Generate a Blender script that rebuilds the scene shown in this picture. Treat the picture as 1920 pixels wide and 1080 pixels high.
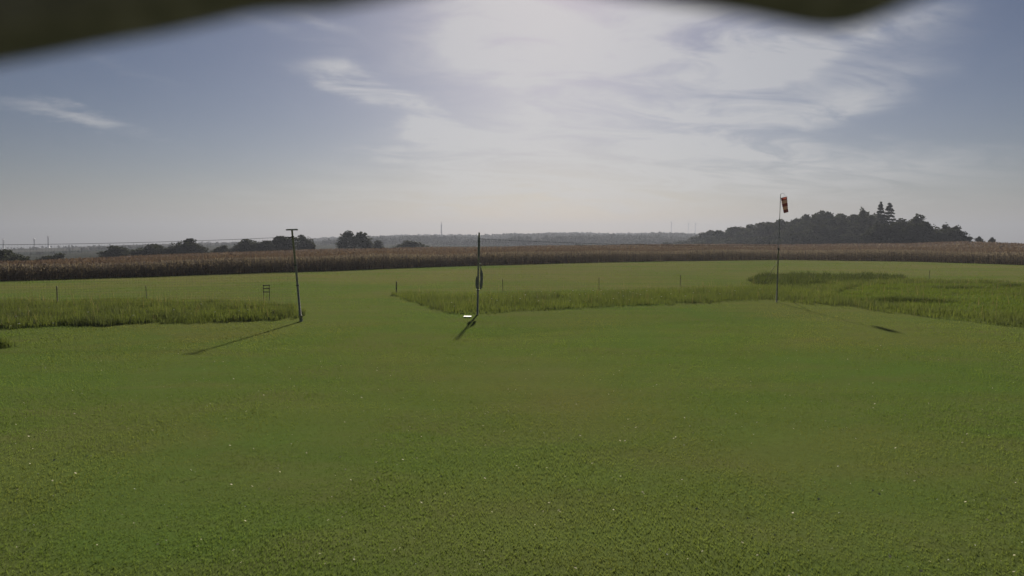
import bpy, bmesh, math, random
import numpy as np
from mathutils import Vector, Matrix

R = math.radians
rng = np.random.default_rng(7)
random.seed(7)
scene = bpy.context.scene
for o in list(bpy.data.objects):
    bpy.data.objects.remove(o)
col = scene.collection

# ------------------------------------------------------------------ camera
CAM_H = 3.5
FPX = 1250.0                       # focal length in pixels of a 1920 wide picture
PITCH = math.atan(88.0 / FPX)      # the camera looks a little down
cam_d = bpy.data.cameras.new('camera')
cam = bpy.data.objects.new('camera', cam_d)
col.objects.link(cam)
cam.location = (0, 0, CAM_H)
cam.rotation_euler = (math.pi / 2 - PITCH, 0, 0)
cam_d.sensor_width = 36
cam_d.lens = 36 * FPX / 1920
cam_d.clip_start = 0.02
cam_d.clip_end = 30000
cam_d.dof.use_dof = True
cam_d.dof.focus_distance = 45
cam_d.dof.aperture_fstop = 1.9
scene.camera = cam

# ------------------------------------------------------------------ exposure
vs = scene.view_settings
vs.view_transform = 'Standard'
vs.look = 'None'
vs.gamma = 1
vs.use_curve_mapping = False
vs.exposure = 0.75
scene.cycles.max_bounces = 5
scene.cycles.diffuse_bounces = 3
scene.cycles.volume_bounces = 0

# ------------------------------------------------------------------ sun
SUN_EL, SUN_AZ = R(25.5), R(3.0)   # azimuth measured from +Y towards +X
sd = Vector((math.sin(SUN_AZ) * math.cos(SUN_EL), math.cos(SUN_AZ) * math.cos(SUN_EL), math.sin(SUN_EL)))
sun_d = bpy.data.lights.new('sun', 'SUN')
sun_d.energy = 5.0
sun_d.angle = R(1.3)
sun_d.color = (1.0, 0.92, 0.82)
sun = bpy.data.objects.new('sun', sun_d)
col.objects.link(sun)
sun.location = sd * 50
sun.rotation_euler = sd.to_track_quat('Z', 'Y').to_euler()

# ------------------------------------------------------------------ world: sky with cirrus
world = bpy.data.worlds.new('World')
scene.world = world
world.use_nodes = True
NT = world.node_tree
NT.nodes.clear()


class G:
    """tiny helper to write node graphs as expressions"""
    def __init__(s, tree): s.t = tree
    def n(s, typ, **kw):
        nd = s.t.nodes.new(typ)
        for k, v in kw.items(): setattr(nd, k, v)
        return nd
    def put(s, sock, v):
        if isinstance(v, bpy.types.NodeSocket): s.t.links.new(v, sock)
        elif v is not None: sock.default_value = v
    def m(s, op, a, b=None, c=None, clamp=False):
        nd = s.n('ShaderNodeMath', operation=op, use_clamp=clamp)
        s.put(nd.inputs[0], a)
        if b is not None: s.put(nd.inputs[1], b)
        if c is not None: s.put(nd.inputs[2], c)
        return nd.outputs[0]
    def add(s, a, b): return s.m('ADD', a, b)
    def sub(s, a, b): return s.m('SUBTRACT', a, b)
    def mul(s, a, b): return s.m('MULTIPLY', a, b)
    def div(s, a, b): return s.m('DIVIDE', a, b)
    def xyz(s, x, y, z):
        nd = s.n('ShaderNodeCombineXYZ')
        s.put(nd.inputs[0], x); s.put(nd.inputs[1], y); s.put(nd.inputs[2], z)
        return nd.outputs[0]
    def noise(s, vec, scale, detail=5, rough=.55, dist=0.0):
        nd = s.n('ShaderNodeTexNoise')
        s.put(nd.inputs['Vector'], vec)
        nd.inputs['Scale'].default_value = scale
        nd.inputs['Detail'].default_value = detail
        nd.inputs['Roughness'].default_value = rough
        nd.inputs['Distortion'].default_value = dist
        return nd.outputs['Fac']
    def ramp(s, v, a, b, lo=0.0, hi=1.0):
        nd = s.n('ShaderNodeMapRange', interpolation_type='SMOOTHSTEP')
        s.put(nd.inputs[0], v)
        nd.inputs[1].default_value = a; nd.inputs[2].default_value = b
        nd.inputs[3].default_value = lo; nd.inputs[4].default_value = hi
        return nd.outputs[0]
    def mix(s, f, a, b, mode='MIX'):
        nd = s.n('ShaderNodeMix', data_type='RGBA', blend_type=mode)
        s.put(nd.inputs[0], f)
        for sock, v in ((nd.inputs[6], a), (nd.inputs[7], b)):
            if isinstance(v, (tuple, list)): v = (*v[:3], 1)
            s.put(sock, v)
        return nd.outputs[2]


g = G(NT)
sky = g.n('ShaderNodeTexSky', sky_type='NISHITA')
sky.sun_disc = False
sky.sun_elevation = SUN_EL
sky.sun_rotation = SUN_AZ
sky.altitude = 400
sky.air_density = 1.0
sky.dust_density = 1.0
sky.ozone_density = 2.0
tc = g.n('ShaderNodeTexCoord')
sp = g.n('ShaderNodeSeparateXYZ')
NT.links.new(tc.outputs['Generated'], sp.inputs[0])
dx, dy, dz = sp.outputs
az = g.m('MULTIPLY', g.m('ARCTAN2', dx, dy), 57.29578)          # degrees
el = g.m('MULTIPLY', g.m('ARCSINE', dz), 57.29578)
den = g.add(g.m('MAXIMUM', dz, 0.0), 0.16)
px_ = g.div(dx, den)
py_ = g.div(dy, den)
plane = g.xyz(px_, py_, 0.0)                                    # the cloud layer seen from below
w1 = g.sub(g.noise(plane, 1.6, 3, .5), .5)
w2 = g.sub(g.noise(g.xyz(px_, py_, 3.7), 1.6, 3, .5), .5)
w3 = g.sub(g.noise(g.xyz(px_, py_, 7.1), 6.0, 4, .6), .5)
azw = g.add(az, g.add(g.mul(w1, 9.0), g.mul(w3, 3.2)))
elw = g.add(el, g.add(g.mul(w2, 4.2), g.mul(w3, 1.6)))


def bank(a0, e0, sa, se, tilt, amp):
    """an elongated bank of cirrus centred on azimuth a0, elevation e0 (degrees)"""
    ca, sa_ = math.cos(R(tilt)), math.sin(R(tilt))
    da, de = g.sub(azw, a0), g.sub(elw, e0)
    p = g.div(g.add(g.mul(da, ca), g.mul(de, sa_)), sa)
    q = g.div(g.sub(g.mul(de, ca), g.mul(da, sa_)), se)
    r2 = g.add(g.mul(p, p), g.mul(q, q))
    return g.mul(g.m('POWER', 2.71828, g.mul(r2, -1.0)), amp)


banks = [
    (-13.5, 12.8, 3.2, 1.0, -8, .95), (-9.0, 11.2, 4.5, 1.1, -28, .95), (-4.0, 8.9, 5.5, 1.0, -10, .75),
    (2.0, 17.5, 8.5, 4.0, -8, .95), (12.0, 15.0, 9.0, 5.0, -15, .95), (19.0, 13.0, 8.0, 3.6, 25, .85),
    (27.0, 14.8, 6.5, 1.8, 8, .8), (24.5, 9.5, 6.5, 1.6, 22, .7), (9.0, 9.0, 9.5, 2.2, -2, .95), (4.0, 6.6, 9.0, 1.3, -5, .8), (14.0, 6.8, 9.0, 1.2, -3, .6),
    (1.0, 13.5, 4.0, 2.0, -40, .5), (-4.5, 6.3, 6.0, .9, -9, .95), (4.0, 24.0, 14.0, 5.0, 0, .8), (-5.0, 14.0, 13.0, 6.5, 0, .30), (8.0, 5.5, 22.0, 2.4, 0, .45), (0.0, 3.4, 30.0, 1.6, 0, .5),
    (-33.0, 8.6, 5.5, .7, -10, .6), (-29.0, 11.8, 6.0, .6, -12, .22), (-20.0, 16.6, 4.5, .7, -14, .28),
    (-16.0, 17.3, 2.6, .5, -14, .3), (27.0, 5.5, 14.0, 1.8, -4, .35),
]
tot = None
for b_ in banks:
    v = bank(*b_)
    tot = v if tot is None else g.add(tot, v)
# cirrus over the rest of the sky, out of the picture
gen = g.ramp(g.noise(g.xyz(px_, g.mul(py_, .5), 1.3), 1.1, 5, .6, .8), .52, .8, 0, .5)
streak = g.noise(g.xyz(g.add(g.mul(px_, .5), g.mul(py_, .16)), g.sub(g.mul(py_, .95), g.mul(px_, .22)), 5.0), 3.6, 6, .58, .9)
fine = g.noise(g.xyz(g.mul(px_, .6), g.add(py_, g.mul(px_, .3)), 9.0), 12.0, 5, .62, .8)
tex = g.add(g.ramp(streak, .30, .64, .06, 1.12), g.mul(g.sub(fine, .5), .42))
mask = g.mul(g.m('MAXIMUM', g.ramp(tot, .10, .95), g.mul(gen, .55)), tex)
mask = g.m('MINIMUM', g.m('MAXIMUM', mask, 0.0), .92)
hor = g.ramp(el, 0.0, 2.5)
mask = g.mul(mask, hor)
gray = g.n('ShaderNodeHueSaturation')
gray.inputs['Saturation'].default_value = 1.22
NT.links.new(sky.outputs[0], gray.inputs['Color'])
gam = g.n('ShaderNodeGamma')                     # the hazy air evens out the glow round the sun
gam.inputs['Gamma'].default_value = 1.3
NT.links.new(gray.outputs[0], gam.inputs['Color'])
SKYC = g.mix(1.0, gam.outputs[0], (.0800, .0795, .0920), 'MULTIPLY')
# thin cloud takes its light from the sky behind it plus sunlight scattered through it
lit = g.mix(1.0, g.mix(1.0, SKYC, (.37, .36, .36), 'MULTIPLY'), (2.42, 2.40, 2.34), 'ADD')
colr = g.mix(mask, SKYC, lit)
bg = g.n('ShaderNodeBackground')
bg.inputs['Strength'].default_value = 0.10
NT.links.new(colr, bg.inputs['Color'])
wo = g.n('ShaderNodeOutputWorld')
NT.links.new(bg.outputs[0], wo.inputs['Surface'])


# ------------------------------------------------------------------ helpers
def tag(o, label=None, cat=None, group=None, kind=None):
    if label: o['label'] = label
    if cat: o['category'] = cat
    if group: o['group'] = group
    if kind: o['kind'] = kind
    return o


def link(name, me, mat, parent=None, loc=None):
    o = bpy.data.objects.new(name, me)
    col.objects.link(o)
    if mat is not None and len(me.materials) == 0: me.materials.append(mat)
    if parent is not None: o.parent = parent
    if loc is not None: o.location = loc
    return o


def empty(name, loc, rz=0.0):
    o = bpy.data.objects.new(name, None)
    o.empty_display_size = .3
    col.objects.link(o)
    o.location = loc
    o.rotation_euler = (0, 0, rz)
    return o


def np_mesh(name, verts, faces, tint=None, smooth=False):
    """verts (n,3), faces (m,k) with k = 3 or 4; tint = one value per vertex"""
    me = bpy.data.meshes.new(name)
    verts = np.asarray(verts, np.float32)
    faces = np.asarray(faces, np.int32)
    k = faces.shape[1]
    me.vertices.add(len(verts))
    me.vertices.foreach_set('co', verts.ravel())
    me.loops.add(faces.size)
    me.loops.foreach_set('vertex_index', faces.ravel())
    me.polygons.add(len(faces))
    me.polygons.foreach_set('loop_start', np.arange(0, faces.size, k, dtype=np.int32))
    if tint is not None:
        at = me.attributes.new('tint', 'FLOAT', 'POINT')
        at.data.foreach_set('value', np.asarray(tint, np.float32))
    me.update(calc_edges=True)
    if smooth: me.polygons.foreach_set('use_smooth', np.ones(len(faces), bool))
    return me


def tube_geo(path, radii, seg=10, cap=True):
    """a tapered tube along a path; returns verts, faces"""
    V, F = [], []
    path = [Vector(p) for p in path]
    for i, p in enumerate(path):
        t = (path[min(i + 1, len(path) - 1)] - path[max(i - 1, 0)]).normalized()
        ref = Vector((0, 0, 1)) if abs(t.z) < .9 else Vector((1, 0, 0))
        a = t.cross(ref).normalized()
        b = t.cross(a)
        for k in range(seg):
            w = 2 * math.pi * k / seg
            V.append(p + (a * math.cos(w) + b * math.sin(w)) * radii[i])
    for i in range(len(path) - 1):
        for k in range(seg):
            k2 = (k + 1) % seg
            F.append((i * seg + k, i * seg + k2, (i + 1) * seg + k2, (i + 1) * seg + k))
    if cap:
        F.append(tuple(range(seg)))
        n = (len(path) - 1) * seg
        F.append(tuple(range(n + seg - 1, n - 1, -1)))
    return V, F


def tube(name, path, radii, mat, parent=None, seg=10, smooth=True, cap=True):
    if not hasattr(radii, '__len__'): radii = [radii] * len(path)
    V, F = tube_geo(path, radii, seg, cap)
    me = bpy.data.meshes.new(name)
    me.from_pydata([tuple(v) for v in V], [], F)
    if smooth:
        for p in me.polygons: p.use_smooth = len(p.vertices) == 4
    return link(name, me, mat, parent)


def box(name, size, mat, parent=None, loc=(0, 0, 0), rot=(0, 0, 0), bevel=.004):
    bm = bmesh.new()
    bmesh.ops.create_cube(bm, size=1)
    for v in bm.verts: v.co = Vector((v.co.x * size[0], v.co.y * size[1], v.co.z * size[2]))
    if bevel: bmesh.ops.bevel(bm, geom=bm.edges[:], offset=bevel, segments=2, affect='EDGES')
    me = bpy.data.meshes.new(name)
    bm.to_mesh(me); bm.free()
    o = link(name, me, mat, parent, loc)
    o.rotation_euler = rot
    return o


def ray(u, v):
    x, yu = (u - 960) / FPX, (540 - v) / FPX
    c, s = math.cos(PITCH), math.sin(PITCH)
    return Vector((x, c + yu * s, -s + yu * c))


def gp(u, v, z=0.0):
    d = ray(u, v)
    t = (z - CAM_H) / d.z
    return Vector((d.x * t, d.y * t, z))


def at_depth(u, v, Y):
    d = ray(u, v)
    t = Y / d.y
    return Vector((d.x * t, Y, CAM_H + d.z * t))


# ------------------------------------------------------------------ materials
def new_mat(name):
    m = bpy.data.materials.new(name)
    m.use_nodes = True
    m.node_tree.nodes.clear()
    return m, G(m.node_tree)


def out(m, g_, surf):
    o = g_.n('ShaderNodeOutputMaterial')
    m.node_tree.links.new(surf, o.inputs['Surface'])


def plain(name, c, rough=.6, metal=0.0, var=.25, scale=18.0, bump=.0):
    m, q = new_mat(name)
    t = q.n('ShaderNodeTexCoord')
    n = q.noise(t.outputs['Object'], scale, 5, .6)
    cc = q.mix(q.ramp(n, .3, .7), tuple(x * (1 - var) for x in c), tuple(min(1, x * (1 + var)) for x in c))
    b = q.n('ShaderNodeBsdfPrincipled')
    q.put(b.inputs['Base Color'], cc)
    b.inputs['Roughness'].default_value = rough
    b.inputs['Metallic'].default_value = metal
    if bump:
        bp = q.n('ShaderNodeBump')
        bp.inputs['Strength'].default_value = bump
        bp.inputs['Distance'].default_value = .01
        q.put(bp.inputs['Height'], n)
        q.put(b.inputs['Normal'], bp.outputs[0])
    out(m, q, b.outputs[0])
    return m


def leafy(name, c0, c1, trans=.35, rough=.55, spec=.3, patch=None, patch_scale=.12, streak=None):
    """foliage: the tint attribute of each leaf picks between two leaf colours"""
    m, q = new_mat(name)
    a = q.n('ShaderNodeAttribute', attribute_name='tint')
    cc = q.mix(a.outputs['Fac'], c0, c1)
    if patch:
        geo = q.n('ShaderNodeNewGeometry')
        n = q.noise(geo.outputs['Position'], patch_scale, 4, .55)
        cc = q.mix(q.ramp(n, .42, .66, 0, .8), cc, patch)
    if streak:      # mowing swaths and worn runs across the field
        ps = q.n('ShaderNodeSeparateXYZ')
        q.put(ps.inputs[0], geo.outputs['Position'])
        v = q.xyz(q.mul(ps.outputs[0], .16), q.add(ps.outputs[1], q.mul(ps.outputs[0], .07)), 4.0)
        cc = q.mix(q.ramp(q.noise(v, .55, 5, .62, .3), .42, .68, 0, .55), cc, streak)
        cc = q.mix(q.ramp(q.noise(geo.outputs['Position'], 1.3, 4, .6, .4), .50, .74, 0, .5), cc, (.060, .072, .026))
    b = q.n('ShaderNodeBsdfPrincipled')
    q.put(b.inputs['Base Color'], cc)
    b.inputs['Roughness'].default_value = rough
    b.inputs['Specular IOR Level'].default_value = spec
    tr = q.n('ShaderNodeBsdfTranslucent')
    q.put(tr.inputs['Color'], q.mix(1.0, cc, (1.25, 1.15, .7), 'MULTIPLY'))
    mx = q.n('ShaderNodeMixShader')
    mx.inputs[0].default_value = trans
    q.put(mx.inputs[1], b.outputs[0]); q.put(mx.inputs[2], tr.outputs[0])
    out(m, q, mx.outputs[0])
    return m


def lawn_material():
    m, q = new_mat('mown_lawn')
    geo = q.n('ShaderNodeNewGeometry')
    P = geo.outputs['Position']
    s = q.n('ShaderNodeSeparateXYZ')
    q.put(s.inputs[0], P)
    big = q.noise(P, .09, 4, .55, .4)
    mid = q.noise(q.xyz(q.mul(s.outputs[0], .55), s.outputs[1], 0.0), .55, 5, .6, .3)
    small = q.noise(P, 7.0, 6, .68)
    tiny = q.noise(P, 55.0, 4, .7)
    swath = q.n('ShaderNodeTexWave', wave_type='BANDS', bands_direction='Y')
    q.put(swath.inputs['Vector'], q.xyz(q.mul(s.outputs[0], .12), s.outputs[1], 0.0))
    swath.inputs['Scale'].default_value = .16
    swath.inputs['Distortion'].default_value = 1.6
    swath.inputs['Detail'].default_value = 2
    c = q.mix(q.ramp(big, .35, .66), (.085, .135, .030), (.116, .136, .040))
    c = q.mix(q.ramp(mid, .40, .72, 0, .55), c, (.125, .122, .048))
    # the strip used as a runway, beyond the tall grass, is drier
    dry = q.mul(q.ramp(s.outputs[1], 38, 56), q.ramp(q.noise(q.xyz(q.mul(s.outputs[0], .25), s.outputs[1], 2.0), .16, 4, .6), .36, .62, .05, .6))
    c = q.mix(dry, c, (.17, .145, .065))
    c = q.mix(q.mul(swath.outputs['Fac'], .16), c, (.065, .10, .024))
    c = q.mix(q.ramp(small, .30, .62, .30, 0), c, (.060, .070, .024))
    c = q.mix(q.ramp(tiny, .58, .80, 0, .5), c, (.16, .15, .06))
    b = q.n('ShaderNodeBsdfPrincipled')
    q.put(b.inputs['Base Color'], c)
    b.inputs['Roughness'].default_value = .8
    b.inputs['Specular IOR Level'].default_value = 0.0
    h = q.add(q.mul(small, .5), q.mul(tiny, .35))
    bp = q.n('ShaderNodeBump')
    bp.inputs['Strength'].default_value = .55
    bp.inputs['Distance'].default_value = .05
    q.put(bp.inputs['Height'], h)
    q.put(b.inputs['Normal'], bp.outputs[0])
    out(m, q, b.outputs[0])
    return m


def ground_material():
    m, q = new_mat('far_fields')
    geo = q.n('ShaderNodeNewGeometry')
    P = geo.outputs['Position']
    vo = q.n('ShaderNodeTexVoronoi')
    sx = q.n('ShaderNodeSeparateXYZ')
    q.put(sx.inputs[0], P)
    wob = q.noise(P, .004, 3, .5)
    q.put(vo.inputs['Vector'], q.xyz(q.add(sx.outputs[0], q.mul(wob, 160)), q.mul(sx.outputs[1], .7), 0.0))
    vo.inputs['Scale'].default_value = .0042
    sc = q.n('ShaderNodeSeparateColor')
    q.put(sc.inputs[0], vo.outputs['Color'])
    fld = q.mix(q.ramp(sc.outputs[0], .2, .8), (.018, .024, .014), (.042, .042, .028))
    fld = q.mix(q.ramp(sc.outputs[1], .62, .9), fld, (.060, .054, .036))
    n = q.noise(P, .05, 5, .6)
    fld = q.mix(q.ramp(n, .3, .7, 0, .5), fld, (.018, .022, .014))
    soil = q.mix(q.ramp(q.noise(P, 1.5, 5, .6), .3, .7), (.045, .036, .022), (.075, .055, .035))
    dist = q.m('SQRT', q.add(q.mul(sx.outputs[0], sx.outputs[0]), q.mul(sx.outputs[1], sx.outputs[1])))
    c = q.mix(q.ramp(dist, 200, 260), soil, fld)
    b = q.n('ShaderNodeBsdfPrincipled')
    q.put(b.inputs['Base Color'], c)
    b.inputs['Roughness'].default_value = 1.0
    b.inputs['Specular IOR Level'].default_value = 0.0
    out(m, q, b.outputs[0])
    return m


M = {
    'lawn': lawn_material(),
    'ground': ground_material(),
    'short_grass': leafy('short_grass_blades', (.078, .136, .030), (.126, .182, .050), .50, .75, .05, (.156, .160, .062), .10, (.145, .195, .060)),
    'tall_grass': leafy('unmown_grass', (.066, .098, .026), (.145, .180, .054), .43, .65, .1, (.080, .105, .042), .35),
    'dry': leafy('dry_seed_stalks', (.13, .12, .06), (.24, .21, .12), .35, .8, .05),
    'weed': leafy('dark_weeds', (.054, .076, .026), (.112, .142, .050), .38, .7, .1),
    'fresh_grass': leafy('fresh_meadow_grass', (.074, .118, .020), (.128, .176, .036), .42, .6, .1, (.085, .108, .036), .45),
    'corn_leaf': leafy('maize_leaves', (.215, .188, .176), (.262, .230, .215), .48, 1.0, .0),
    'tassel': leafy('maize_tassels', (.142, .106, .098), (.180, .136, .126), .3, 1.0, .0),
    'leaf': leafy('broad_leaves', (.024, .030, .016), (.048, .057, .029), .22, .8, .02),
    'needle': leafy('spruce_needles', (.014, .024, .012), (.030, .042, .020), .15, .7, .1),
    'hill_leaf': leafy('far_hill_leaves', (.034, .038, .028), (.060, .062, .044), .1, .9, .05),
    'bark': plain('bark', (.045, .036, .026), .9, 0, .4, 6, .4),
    'white': plain('white_paint', (.78, .77, .72), .6, 0, .08, 14),
    'petal': plain('white_petals', (.50, .50, .44), .7, 0, .08, 40),
    'straw': plain('dry_straw', (.42, .38, .22), .8, 0, .3, 40),
    'stem': plain('flower_stem', (.07, .10, .03), .7),
    'pole': plain('weathered_steel', (.28, .27, .23), .55, .3, .3, 9, .1),
    'wood': plain('weathered_wood', (.16, .14, .10), .85, 0, .3, 12, .3),
    'dark': plain('dark_plastic', (.085, .082, .08), .6, 0, .25, 10),
    'twine': plain('netting_twine', (.05, .055, .045), .8, 0, .2, 20),
    'net': plain('bundled_netting', (.24, .235, .22), .9, 0, .5, 45, .6),
    'red': leafy('red_windsock_cloth', (.23, .055, .06), (.30, .085, .085), .25, .85, .05),
    'pale': leafy('pale_windsock_cloth', (.58, .46, .45), (.66, .54, .53), .35, .85, .05),
    'turbine': plain('turbine_paint', (.42, .42, .43), .5, 0, .05, .1),
    'mast': plain('concrete_mast', (.22, .21, .21), .8, 0, .15, .05),
    'felt': plain('roofing_felt', (.25, .20, .42), .95, 0, .3, 60, .5),
}

# ------------------------------------------------------------------ terrain
EDGE_PX = [(-600, 548), (-200, 535), (0, 527), (300, 518), (640, 507), (960, 496), (1280, 489), (1460, 487), (1700, 490), (1920, 497), (2150, 508)]
E_AZ, E_D = [], []
for u, v in EDGE_PX:
    p = gp(u, v)
    E_AZ.append(math.atan2(p.x, p.y)); E_D.append(math.hypot(p.x, p.y))
E_AZ = np.array([-math.pi, -2.2, -1.4] + E_AZ + [1.4, 2.2, math.pi])
E_D = np.array([70, 55, 52] + E_D + [60, 60, 70])


def u_of(azm):
    a = np.clip(azm, -1.1, 1.1)
    return 960 + FPX * np.tan(a)


S_U = [-800, 0, 300, 640, 960, 1280, 1460, 1700, 1800, 1920, 2600]
S_V = [-.040, -.033, -.018, -.008, -.004, .004, .002, .008, .015, .008, .006]
K_U = [-800, 0, 100, 250, 400, 560, 640, 700, 827, 960, 1100, 1200, 1280, 1400, 2600]
K_V = [476, 466, 464, 459, 455, 451, 450, 449, 447, 446, 444, 443.5, 445, 452, 470]


def smooth(a, b, x):
    t = np.clip((x - a) / (b - a), 0, 1)
    return t * t * (3 - 2 * t)


def RIDGE(u): return 1700 + 250 * np.sin(u / 420.0)


def terrain(x, y):
    x = np.asarray(x, float); y = np.asarray(y, float)
    D = np.hypot(x, y)
    a = np.arctan2(x, y)
    u = u_of(a)
    e = np.interp(a, E_AZ, E_D)
    s = np.interp(u, S_U, S_V)
    d = np.maximum(D - e, 0)
    dmax = np.where(s > 0.0, 80.0, 210.0)
    near = s * np.minimum(d, dmax) + np.where(d > dmax, np.where(s > 0, -.006, -.006) * (d - dmax), 0)
    near = np.where(d > 600, near + .006 * (d - 600), near)
    rz = CAM_H + (452 - np.interp(u, K_U, K_V)) / FPX * RIDGE(u) * np.cos(np.clip(a, -1.1, 1.1))
    t = smooth(420, 1.0, 0) if False else smooth(0, 1, np.clip((D - 420) / (RIDGE(u) - 420), 0, 1))
    z = near * (1 - t) + rz * t
    z = z - np.maximum(D - RIDGE(u), 0) * .012
    z = z + smooth(250, 700, D) * 1.2 * np.sin(x / 130 + 1) * np.sin(y / 170)
    return z


ang = np.concatenate([np.linspace(-.85, .85, 340), np.linspace(.85, 2 * math.pi - .85, 90)[1:-1]])
rad = np.concatenate([np.linspace(0.5, 40, 12), np.linspace(45, 260, 70), np.geomspace(268, 6500, 70)])
AA, RR = np.meshgrid(ang, rad)
X, Y = RR * np.sin(AA), RR * np.cos(AA)
Z = terrain(X, Y) - .04
na, nr = len(ang), len(rad)
idx = np.arange(nr * na).reshape(nr, na)
nxt = np.roll(idx, -1, axis=1)
F = np.stack([idx[:-1], idx[1:], nxt[1:], nxt[:-1]], -1).reshape(-1, 4)
tag(link('ground', np_mesh('ground', np.stack([X, Y, Z], -1).reshape(-1, 3), F[:, ::-1], smooth=True), M['ground']), kind='structure')

# the mown field, out to the edge of the maize
la = np.linspace(-math.pi, math.pi, 361)[:-1]
le = np.interp(la, E_AZ, E_D)
lr = np.linspace(0.002, 1, 60)
LX = (lr[:, None] * (le + .6)) * np.sin(la)
LY = (lr[:, None] * (le + .6)) * np.cos(la)
LZ = .012 * np.sin(LX * .7 + 1.3) * np.sin(LY * .45) * np.clip(np.hypot(LX, LY) / 10, 0, 1)
idx = np.arange(60 * 360).reshape(60, 360)
nxt = np.roll(idx, -1, axis=1)
F = np.stack([idx[:-1], idx[1:], nxt[1:], nxt[:-1]], -1).reshape(-1, 4)
tag(link('lawn', np_mesh('lawn', np.stack([LX, LY, LZ], -1).reshape(-1, 3), F[:, ::-1], smooth=True), M['lawn']), kind='structure')


# ------------------------------------------------------------------ grass
def blades(P, H, W, lean, tint, bend=.5):
    """P (n,2) or (n,3) roots; one bent blade of three vertices pairs each -> 3 triangles"""
    n = len(P)
    if P.shape[1] == 2: P = np.column_stack([P, np.zeros(n)])
    th = rng.uniform(0, 2 * np.pi, n)
    side = np.stack([np.cos(th), np.sin(th), np.zeros(n)], -1)
    ph = rng.uniform(0, 2 * np.pi, n)
    ld = np.stack([np.cos(ph), np.sin(ph), np.zeros(n)], -1) * (lean * rng.uniform(.2, 1, n) * H)[:, None]
    up = np.array([0, 0, 1.0])
    hw = (W / 2)[:, None]
    v0 = P - side * hw; v1 = P + side * hw
    mid = P + up * (H * .6)[:, None] + ld * bend * .7
    v2 = mid - side * hw * .8; v3 = mid + side * hw * .8
    v4 = P + up * H[:, None] + ld
    V = np.stack([v0, v1, v2, v3, v4], 1).reshape(-1, 3)
    b = np.arange(n)[:, None] * 5
    Fc = np.concatenate([b + [0, 1, 3], b + [0, 3, 2], b + [2, 3, 4]], 1).reshape(-1, 3)
    t = np.repeat(tint, 5)
    return V, Fc, t


def scatter_view(n, y0, y1, power=1.0, margin=1.12):
    """random points on the lawn in the wedge the camera can see (a little wider)"""
    t = rng.uniform(0, 1, n) ** power
    y = y0 + (y1 - y0) * t
    x = rng.uniform(-1, 1, n) * (y * .768 * margin + 1.5)
    return np.column_stack([x, y])


def lawn_blades(n, y0, y1, power, wid, hgt):
    P = scatter_view(n, y0, y1, power)
    aa = np.arctan2(P[:, 0], P[:, 1])
    P = P[np.hypot(P[:, 0], P[:, 1]) < np.interp(aa, E_AZ, E_D) + .3]
    fade = smooth(y1, y1 * .66, P[:, 1]) * (smooth(y0, y0 * 1.45, P[:, 1]) if y0 > 8 else 1)
    P = P[rng.uniform(0, 1, len(P)) < fade]
    pn = .5 + .5 * np.sin(P[:, 0] * 1.9 + 1.7 * np.sin(P[:, 1] * .9)) * np.sin(P[:, 1] * 1.3 + P[:, 0] * .6)
    f = np.clip((P[:, 1] - y0) / (y1 - y0), 0, 1)
    H = rng.uniform(*hgt, len(P)) * (.75 + .5 * pn)
    return blades(P, H, rng.uniform(*wid, len(P)) * (1 + 1.2 * f), 1.1, np.clip(rng.normal(.45, .2, len(P)), 0, 1))


def merge(parts):
    V, F, T, b = [], [], [], 0
    for v, f, t in parts:
        V.append(v); F.append(f + b); T.append(t); b += len(v)
    return np.concatenate(V), np.concatenate(F), np.concatenate(T)


V, Fc, t = merge([lawn_blades(400000, 5.6, 33, 1.4, (.005, .009), (.016, .036)),
                  lawn_blades(170000, 17, 78, 1.15, (.016, .028), (.020, .042)),
                  lawn_blades(60000, 48, 150, 1.0, (.05, .09), (.022, .045))])
tag(link('lawn_grass', np_mesh('lawn_grass', V, Fc, t), M['short_grass']), 'short mown grass blades covering the open lawn', 'grass', kind='stuff')


def in_poly(P, poly):
    x, y = P[:, 0], P[:, 1]
    ins = np.zeros(len(P), bool)
    j = len(poly) - 1
    for i in range(len(poly)):
        xi, yi = poly[i]; xj, yj = poly[j]
        c = ((yi > y) != (yj > y)) & (x < (xj - xi) * (y - yi) / (yj - yi + 1e-12) + xi)
        ins ^= c
        j = i
    return ins


def poly_from_px(pts): return [tuple(gp(u, v)[:2]) for u, v in pts]


LEFT = poly_from_px([(-140, 619), (0, 616), (200, 610), (400, 605), (553, 599), (548, 586), (530, 575), (500, 565), (300, 560), (100, 562), (-140, 565)])
RIGHT = poly_from_px([(738, 551), (790, 568), (850, 588), (897, 590), (1000, 583), (1200, 573), (1400, 564), (1450, 563), (1560, 573), (1700, 589), (1920, 613),
                      (2060, 629), (2060, 533), (1920, 531), (1700, 526), (1600, 523), (1425, 524), (1395, 533), (1200, 541), (1000, 546), (850, 548), (760, 546)])
BAND = poly_from_px([(1408, 529), (1430, 536), (1500, 538), (1600, 531), (1690, 526), (1700, 521), (1600, 519), (1480, 518), (1415, 520)])
BRIGHT = poly_from_px([(1580, 545), (1560, 556), (1640, 569), (1760, 580), (1920, 596), (2060, 606), (2060, 533), (1920, 531), (1700, 533), (1610, 537)])


def fill_poly(poly, n):
    a = np.array(poly)
    lo, hi = a.min(0), a.max(0)
    P = rng.uniform(lo, hi, (n, 2))
    J = P + np.stack([.42 * np.sin(P[:, 0] * 2.1 + P[:, 1]) + .12 * np.sin(P[:, 0] * 7.3), .22 * np.sin(P[:, 0] * 1.3 + 2 * P[:, 1]) + .12 * np.sin(P[:, 0] * 5.9)], -1)
    return P[in_poly(J + rng.normal(0, .08, J.shape), poly)]


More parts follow.
